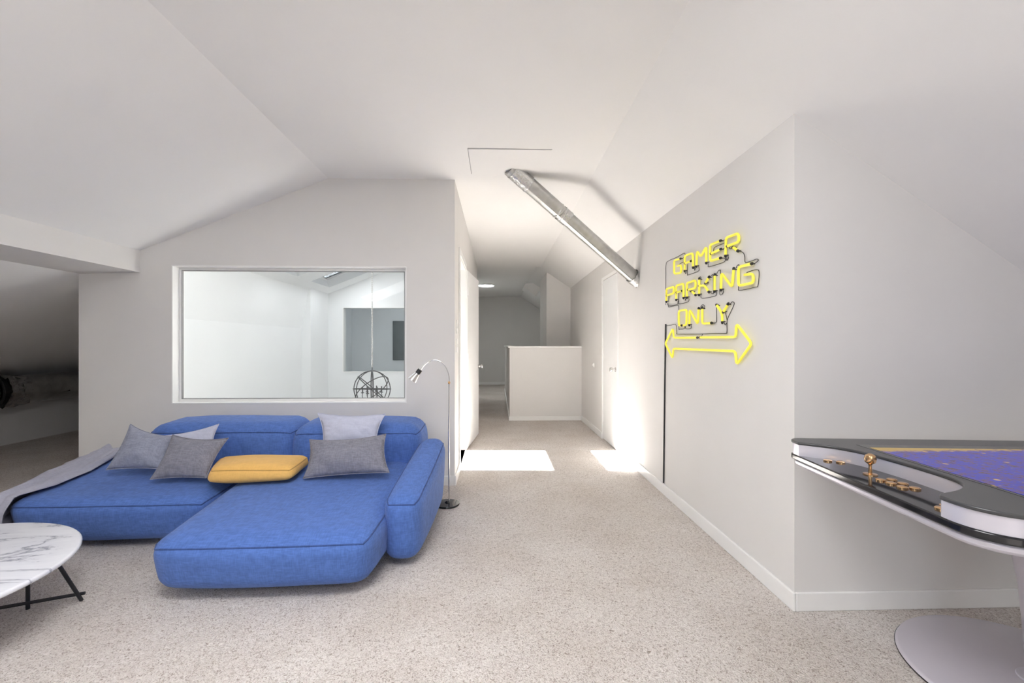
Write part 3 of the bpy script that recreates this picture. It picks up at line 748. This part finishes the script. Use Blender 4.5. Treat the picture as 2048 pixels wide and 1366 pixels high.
# ---- boxed duct on the slope at the hall end
bd = thing('boxed_duct', 'small white boxed duct slanting along the hall ceiling slope', 'duct', (0.8, 10.0, 2.4))
c4 = [on_y(u, v, 9.36) for u, v in ((1051, 567), (1047, 574), (1072, 592), (1077, 583))]
dz = V((0.0, 0.55, 0.0))
MB().hexa([c4[1], c4[2], c4[2] + dz, c4[1] + dz, c4[0], c4[3], c4[3] + dz, c4[0] + dz]).build('box_shell', 'trim', bd)
c5 = [on_y(u, v, 9.36) for u, v in ((1051, 567), (1066, 566), (1086, 579), (1077, 583))]
MB().hexa([c5[0] + V((0, -.002, .0)), c5[3] + V((0, -.002, 0)), c5[3] + dz, c5[0] + dz, c5[1], c5[2], c5[2] + dz, c5[1] + dz]).build('box_cover', 'trim', bd)

# ---- wall plates
def plate(name, label, p, n, w, h, cat='switch', group=None):
    o = thing(name, label, cat, tuple(p), group); n = V(n); u = n.cross(V((0, 0, 1))); z = V((0, 0, 1)); p = V(p)
    q = [p - u * w / 2 - z * h / 2, p + u * w / 2 - z * h / 2, p + u * w / 2 + z * h / 2, p - u * w / 2 + z * h / 2]
    MB().hexa(q + [c + n * 0.006 for c in q]).build('cover_plate', 'trim', o, bevel=0.002)
    q = [p + n * 0.006 - u * .006 - z * .014, p + n * .006 + u * .006 - z * .014, p + n * .006 + u * .006 + z * .014, p + n * .006 - u * .006 + z * .014]
    MB().hexa(q + [c + n * 0.008 for c in q]).build('toggle', 'trim', o)
    return o
plate('light_switch', 'upper white light switch on the hall corner beside the door casing', (XL, 3.97, 1.34), (1, 0, 0), 0.075, 0.12, group='hall corner switches')
plate('light_switch', 'lower white light switch on the hall corner beside the door casing', (XL, 3.97, 1.175), (1, 0, 0), 0.075, 0.12, group='hall corner switches')
bp = on_x(1188, 730, XR)
o = MB().lathe([(0.03, 0), (0.03, 0.006), (0.018, 0.012), (0.012, 0.02)], bp, 20, (-1, 0, 0)).build('door_bumper', 'trim', None, smooth=True)
tag(o, 'small round white door bumper on the wall left of the closet door', 'bumper')

# ---- orb chandelier in the bright room
CHC = V((-1.655, 6.0, 0.600)); CR = 0.238
ch = thing('chandelier', 'round openwork metal orb chandelier hanging on a chain behind the window', 'chandelier', tuple(CHC))
def ring(axis, r, name='orb_ring', rr=0.0065):
    ax_ = V(axis).normalized(); a = ax_.orthogonal().normalized(); b = ax_.cross(a)
    MB().tube([CHC + (a * math.cos(q) + b * math.sin(q)) * r for q in [2 * math.pi * i / 56 for i in range(56)]], rr, 6, closed=True).build(name, 'bronze', ch, smooth=True)
ring((0, 1, 0), CR); ring((1, 0.35, 0), CR); ring((0.75, -0.6, 0.0), CR); ring((0, 0.12, 1), CR)
ring((0.62, 0.3, 0.72), CR * 1.02); ring((-0.62, 0.3, 0.72), CR * 1.02)
MB().tube([CHC + V((0, 0, CR + 0.06)), CHC + V((0, 0, -0.12))], 0.006, 8).build('stem', 'bronze', ch, smooth=True)
for i in range(6):
    q = math.pi / 3 * i + 0.3; e = CHC + V((math.cos(q) * 0.12, math.sin(q) * 0.12, 0))
    ar = MB().tube(spline([CHC + V((0, 0, -.12)), CHC + V((math.cos(q) * .06, math.sin(q) * .06, -.15)), e + V((0, 0, -.11)), e + V((0, 0, -.05))], 5), 0.0045, 6).build('candle_arm', 'bronze', ch, smooth=True)
    MB().lathe([(0.006, -.055), (0.022, -.05), (0.022, -.044), (0.008, -.04), (0.008, .03), (0.003, .034)], e, 12).build('candle_sleeve', 'bronze', ar, smooth=True)
zc = CHC.z + CR + 0.05; i = 0
while zc < zb(CHC.x) - 0.02:
    L = 0.026; pts = []
    for k in range(14):
        q = 2 * math.pi * k / 14; a = math.cos(q) * 0.0105; b = math.sin(q) * L * 0.75
        pts.append((CHC.x + (a if i % 2 else 0), CHC.y + (0 if i % 2 else a), zc + L / 2 + b))
    MB().tube(pts, 0.0028, 5, closed=True).build('chain_link', 'nickel', ch, smooth=True)
    zc += L; i += 1
MB().lathe([(0.06, -0.03), (0.06, 0.0)], (CHC.x, CHC.y, zb(CHC.x)), 20).build('canopy', 'bronze', ch)

# ---- dark picture in the grey room
pf = MB().box((-2.44, 10.565, 0.83), (-1.85, 10.6, 1.74)).build('picture', 'dark_frame', None, bevel=0.004)
tag(pf, 'dark grey picture panel on the wall of the grey room seen through two windows', 'picture')

# ---- neon sign
S = 8.536
def A1(x, y): return on_x(1320 + x / S, 450 + y / S, XR)
def A2(x, y): return on_x(1320 + x / S, 590 + y / S, XR)
ns_o = on_x(1430, 600, XR)
ns = thing('neon_sign', 'yellow neon tube sign reading GAMER PARKING ONLY over a double arrow on the white wall', 'sign', tuple(ns_o))
NO = V((-0.018, 0, 0)); TRD = 0.0074
def fix(conv, pts): return [conv(*p) + NO for p in pts]
letters1 = [
 [[(390, 575), (282, 605), (282, 835), (405, 815), (405, 685), (342, 700)]],
 [[(465, 775), (465, 525), (605, 480), (610, 715)], [(478, 652), (572, 616)]],
 [[(667, 695), (680, 440), (745, 545), (840, 365), (838, 635)]],
 [[(1080, 270), (905, 340), (905, 620), (1080, 565)], [(930, 485), (1085, 415)]],
 [[(1172, 515), (1178, 220), (1397, 140), (1407, 285), (1210, 360)], [(1308, 385), (1382, 440)]],
 [[(147, 1300), (150, 1090), (280, 1055), (275, 1165), (162, 1200)]],
 [[(318, 1268), (318, 1035), (445, 1000), (445, 1235)], [(332, 1150), (418, 1125)]],
 [[(503, 1228), (503, 990), (655, 945), (655, 1075), (530, 1105)], [(595, 1140), (648, 1192)]],
 [[(718, 930), (714, 1180)], [(882, 895), (828, 985)], [(722, 1040), (805, 1028), (880, 1140)]],
 [[(984, 862), (981, 1120)]],
 [[(1092, 1095), (1100, 815), (1285, 1065), (1312, 760)]],
 [[(1620, 662), (1395, 718), (1395, 1040), (1655, 985), (1650, 830), (1505, 852)]]]
letters2 = [
 [[(410, 520), (362, 527), (362, 270), (500, 250), (495, 510), (445, 518)]],
 [[(545, 500), (552, 250), (690, 500), (708, 240)]],
 [[(770, 232), (768, 490), (925, 478)]],
 [[(1022, 178), (1112, 310), (1116, 455)], [(1212, 160), (1140, 282)]],
 [[(738, 725), (1350, 718), (1360, 490), (1625, 830), (1365, 1190), (1340, 960), (270, 915), (255, 1080), (130, 830), (260, 570), (275, 730), (682, 728)]]]
caps = []
for conv, LS in ((A1, letters1), (A2, letters2)):
    for L_ in LS:
        mb = MB(); last = L_ is letters2[-1]
        for st in L_:
            P3 = fix(conv, st); mb.tube(fillet(P3, 0.022), TRD, 8)
            caps += [(P3[0], P3[1]), (P3[-1], P3[-2])][:1 if (len(P3) > 5 and not last) else 2]
        mb.build('neon_arrow' if last else 'neon_letter', 'neon', ns, smooth=True, sharp=60)
for a, b in caps:
    d = (a - b).normalized()
    cpo = MB().tube([a - d * 0.002, a + d * 0.008, a + d * 0.014], [TRD + 0.0008, TRD + 0.0008, 0.004], 8).build('end_cap', 'cable', ns, smooth=True)
    MB().tube([a, V((XR, a.y, a.z))], 0.003, 6).build('standoff', 'cable', cpo)
cab1 = [[(395, 570), (440, 535), (440, 490), (415, 485), (300, 550), (150, 618), (115, 680), (112, 900), (112, 1366)],
 [(342, 715), (335, 680), (430, 635), (440, 780), (452, 830), (472, 780)], [(482, 670), (482, 840), (500, 850), (665, 790), (682, 740), (670, 700)],
 [(838, 650), (838, 690), (860, 712), (1100, 635), (1130, 580), (1090, 560)], [(1090, 262), (1135, 255), (1130, 300), (960, 375), (932, 430), (930, 485)],
 [(1090, 408), (1140, 405), (1142, 560), (1160, 602), (1185, 560), (1172, 525)], [(1200, 350), (1205, 400), (1240, 400), (1308, 375)],
 [(1390, 450), (1440, 475), (1465, 540), (1468, 620), (1490, 638), (1590, 612), (1670, 580), (1697, 605), (1640, 655)],
 [(575, 615), (605, 740), (605, 775), (620, 735)], [(162, 1195), (160, 1230), (155, 1310)], [(330, 1150), (332, 1325), (350, 1345), (495, 1310), (508, 1240)],
 [(420, 1130), (445, 1250), (445, 1290), (460, 1255)],
 [(522, 1100), (530, 1140), (590, 1135)], [(718, 915), (708, 885), (690, 920), (690, 1190)], [(715, 1010), (745, 1028), (825, 998)],
 [(885, 880), (920, 860), (928, 1140), (915, 1172), (885, 1155)], [(714, 1195), (735, 1250), (950, 1215), (978, 1180), (981, 1130)],
 [(984, 850), (1000, 800), (1035, 772), (1050, 810), (1035, 1150), (1065, 1192), (1098, 1150), (1093, 1105)],
 [(1312, 745), (1335, 695), (1368, 710), (1358, 1060), (1385, 1115), (1640, 1062), (1692, 1030), (1712, 810), (1670, 762), (1530, 798), (1500, 820), (1500, 865)]]
cab2 = [[(150, 125), (158, 180), (300, 165), (320, 130), (320, 90)], [(150, 150), (155, 195), (175, 206), (305, 180), (335, 220), (335, 560), (350, 580), (415, 580), (440, 555), (430, 522)],
 [(445, 530), (455, 575), (535, 573), (548, 540), (546, 510)], [(706, 230), (718, 185), (748, 165), (778, 185), (770, 225)], [(930, 480), (978, 465), (985, 400), (982, 210), (1008, 165), (1025, 178)],
 [(1215, 155), (1255, 115), (1285, 150), (1230, 280), (1170, 410), (1160, 500), (1160, 630), (1130, 655), (900, 657), (740, 665), (330, 668), (300, 640), (292, 530), (265, 500), (200, 515), (112, 520)],
 [(740, 668), (730, 700), (722, 722)], [(1135, 285), (1140, 320), (1165, 440)], [(1116, 470), (1130, 512), (1155, 480)]]
CO = V((-0.006, 0, 0))
for conv, CS in ((A1, cab1), (A2, cab2)):
    for c_ in CS:
        MB().tube(spline([conv(*p) + CO for p in c_], 5), 0.0019, 6).build('neon_cable', 'cable', ns, smooth=True)
MB().tube(fillet([on_x(1332.8, 648, XR) + CO, on_x(1331, 760, XR) + CO, on_x(1328.5, 966, XR) + CO], 0.05), 0.006, 8).build('power_cord', 'cable', ns, smooth=True)

# ---- arcade cocktail table
AR = math.radians(-5.2)
AC = V((1.885, 1.355, 0))
at = thing('arcade_table', 'silver pedestal arcade game table with joystick and glowing screen top at right', 'game table', tuple(AC))
def al(x, y): return V((AC.x + x * math.cos(AR) - y * math.sin(AR), AC.y + x * math.sin(AR) + y * math.cos(AR), 0))
HWX, HWY = 0.715, 0.435
def rrect(hx, hy, r, k=10):
    out = []
    for cx, cy, a0 in ((hx - r, -hy + r, -90), (hx - r, hy - r, 0), (-hx + r, hy - r, 90), (-hx + r, -hy + r, 180)):
        for i in range(k + 1):
            q = math.radians(a0 + 90 * i / k); out.append((cx + r * math.cos(q), cy + r * math.sin(q)))
    return out
def deck_poly(hx, hy, r, ins=0.0):
    """upper deck: rounded rectangle whose two short ends are scooped out for the players"""
    def scoop(side):
        base_ = [(-.290, 0), (-.272, .018), (-.235, .095), (-.185, .150), (-.12, .174), (0, .174), (.10, .163), (.20, .142), (.275, .100), (.325, .038), (.350, 0)]
        sp = spline([(y, d, 0) for y, d in base_], 4)
        return [(side * (hx - q.y), q.x) for q in sp]
    rr = rrect(hx, hy, r)
    k = 11
    right, left = scoop(1), scoop(-1)[::-1]
    # order: bottom-right corner, right scoop, top-right corner, top-left corner, left scoop, bottom-left corner
    rc = rrect(hx, hy, 0.05)
    return rr[:k] + right + rc[k:2 * k] + rc[2 * k:3 * k] + left + rr[3 * k:]
def prism_local(poly, z0, z1, name, mat, parent=at, bev=0.0, **kw):
    pts = [al(*p) for p in poly]
    mb = MB(); mb.prism([(p.x, p.y) for p in pts], 'z', z0, z1)
    return mb.build(name, mat, parent, smooth=True, sharp=30, bevel=bev, **kw)
def mixed_rect(hx, hy, r0, r1):
    a, b = rrect(hx, hy, r0), rrect(hx, hy, r1)
    return a[:11] + b[11:33] + a[33:]
big = mixed_rect(HWX, HWY, 0.12, 0.05)
prism_local(mixed_rect(HWX - 0.012, HWY - 0.012, 0.115, 0.045), 0.686, 0.715, 'lower_rim', 'alu', bev=0.010)
prism_local(big, 0.714, 0.735, 'control_deck', 'gloss_black', bev=0.004)
prism_local(deck_poly(HWX - 0.004, HWY - 0.004, 0.12), 0.735, 0.779, 'upper_band', 'alu')
top = prism_local(deck_poly(HWX, HWY, 0.12), 0.779, 0.790, 'glass_top', 'deck', bev=0.003)
prism_local([(-0.515, -0.315), (0.515, -0.315), (0.515, 0.315), (-0.515, 0.315)], 0.7895, 0.7908, 'screen_surround', 'gloss_black', top)
prism_local([(-0.50, -0.305), (0.50, -0.305), (0.50, 0.262), (-0.50, 0.262)], 0.7905, 0.7915, 'screen', 'screen', top)
for side in (-1, 1):
    def bl(d, y): return al(side * (HWX - d), y * (1 if side < 0 else -1)) + V((0, 0, 0.735))
    j = bl(0.098, 0.094)
    js = MB().lathe([(0.021, 0), (0.021, 0.003), (0.006, 0.005), (0.0045, 0.030), (0.006, 0.036), (0.015, 0.042), (0.018, 0.054), (0.015, 0.066), (0.006, 0.072)], j, 24).build('joystick', 'copper', at, smooth=True)
    for d, y in ((0.082, 0.024), (0.120, 0.029), (0.087, -0.012), (0.122, -0.014), (0.091, -0.052), (0.122, -0.060), (0.066, 0.270), (0.100, 0.249), (0.050, -0.235), (0.080, -0.215)):
        MB().lathe([(0.0145, 0), (0.0145, 0.004), (0.011, 0.0065)], bl(d, y), 20).build('button', 'copper', at, smooth=True)
# pedestal and foot plate
BC = V((1.885, 1.50, 0))
fp = MB().lathe([(0.382, 0), (0.388, 0.006), (0.384, 0.014), (0.378, 0.016)], BC, 80).build('foot_plate', 'pearl', at, smooth=True, sharp=60)
MB().lathe([(0.383, 0.0), (0.390, 0.002), (0.390, 0.005), (0.383, 0.007)], BC, 80).build('edge_band', 'gloss_black', fp, smooth=True)
ped = MB(); vs_ = []; fs_ = []; n = 40; prof = [(0.016, 0.045, 0.036), (0.022, 0.042, 0.034), (0.10, 0.050, 0.038), (0.22, 0.072, 0.046), (0.36, 0.112, 0.062), (0.50, 0.175, 0.09), (0.60, 0.240, 0.12), (0.66, 0.29, 0.15), (0.690, 0.33, 0.18)]
for z, rx, ry in prof:
    t = z / 0.694; cy = BC.y + (AC.y - BC.y) * t * t
    for k in range(n):
        q = 2 * math.pi * k / n
        vs_.append((BC.x + rx * math.cos(q), cy + ry * math.sin(q), z))
for i in range(len(prof) - 1):
    for k in range(n): fs_.append((i * n + k, i * n + (k + 1) % n, (i + 1) * n + (k + 1) % n, (i + 1) * n + k))
ped.add(vs_, fs_); po = ped.build('pedestal', 'pearl', at, smooth=True, sharp=60)
MB().lathe([(0.046, 0.015), (0.062, 0.016), (0.060, 0.021), (0.046, 0.022)], BC, 40).build('collar', 'alu', at, smooth=True)

for o in sc.objects:
    if '_o' in o: del o['_o']
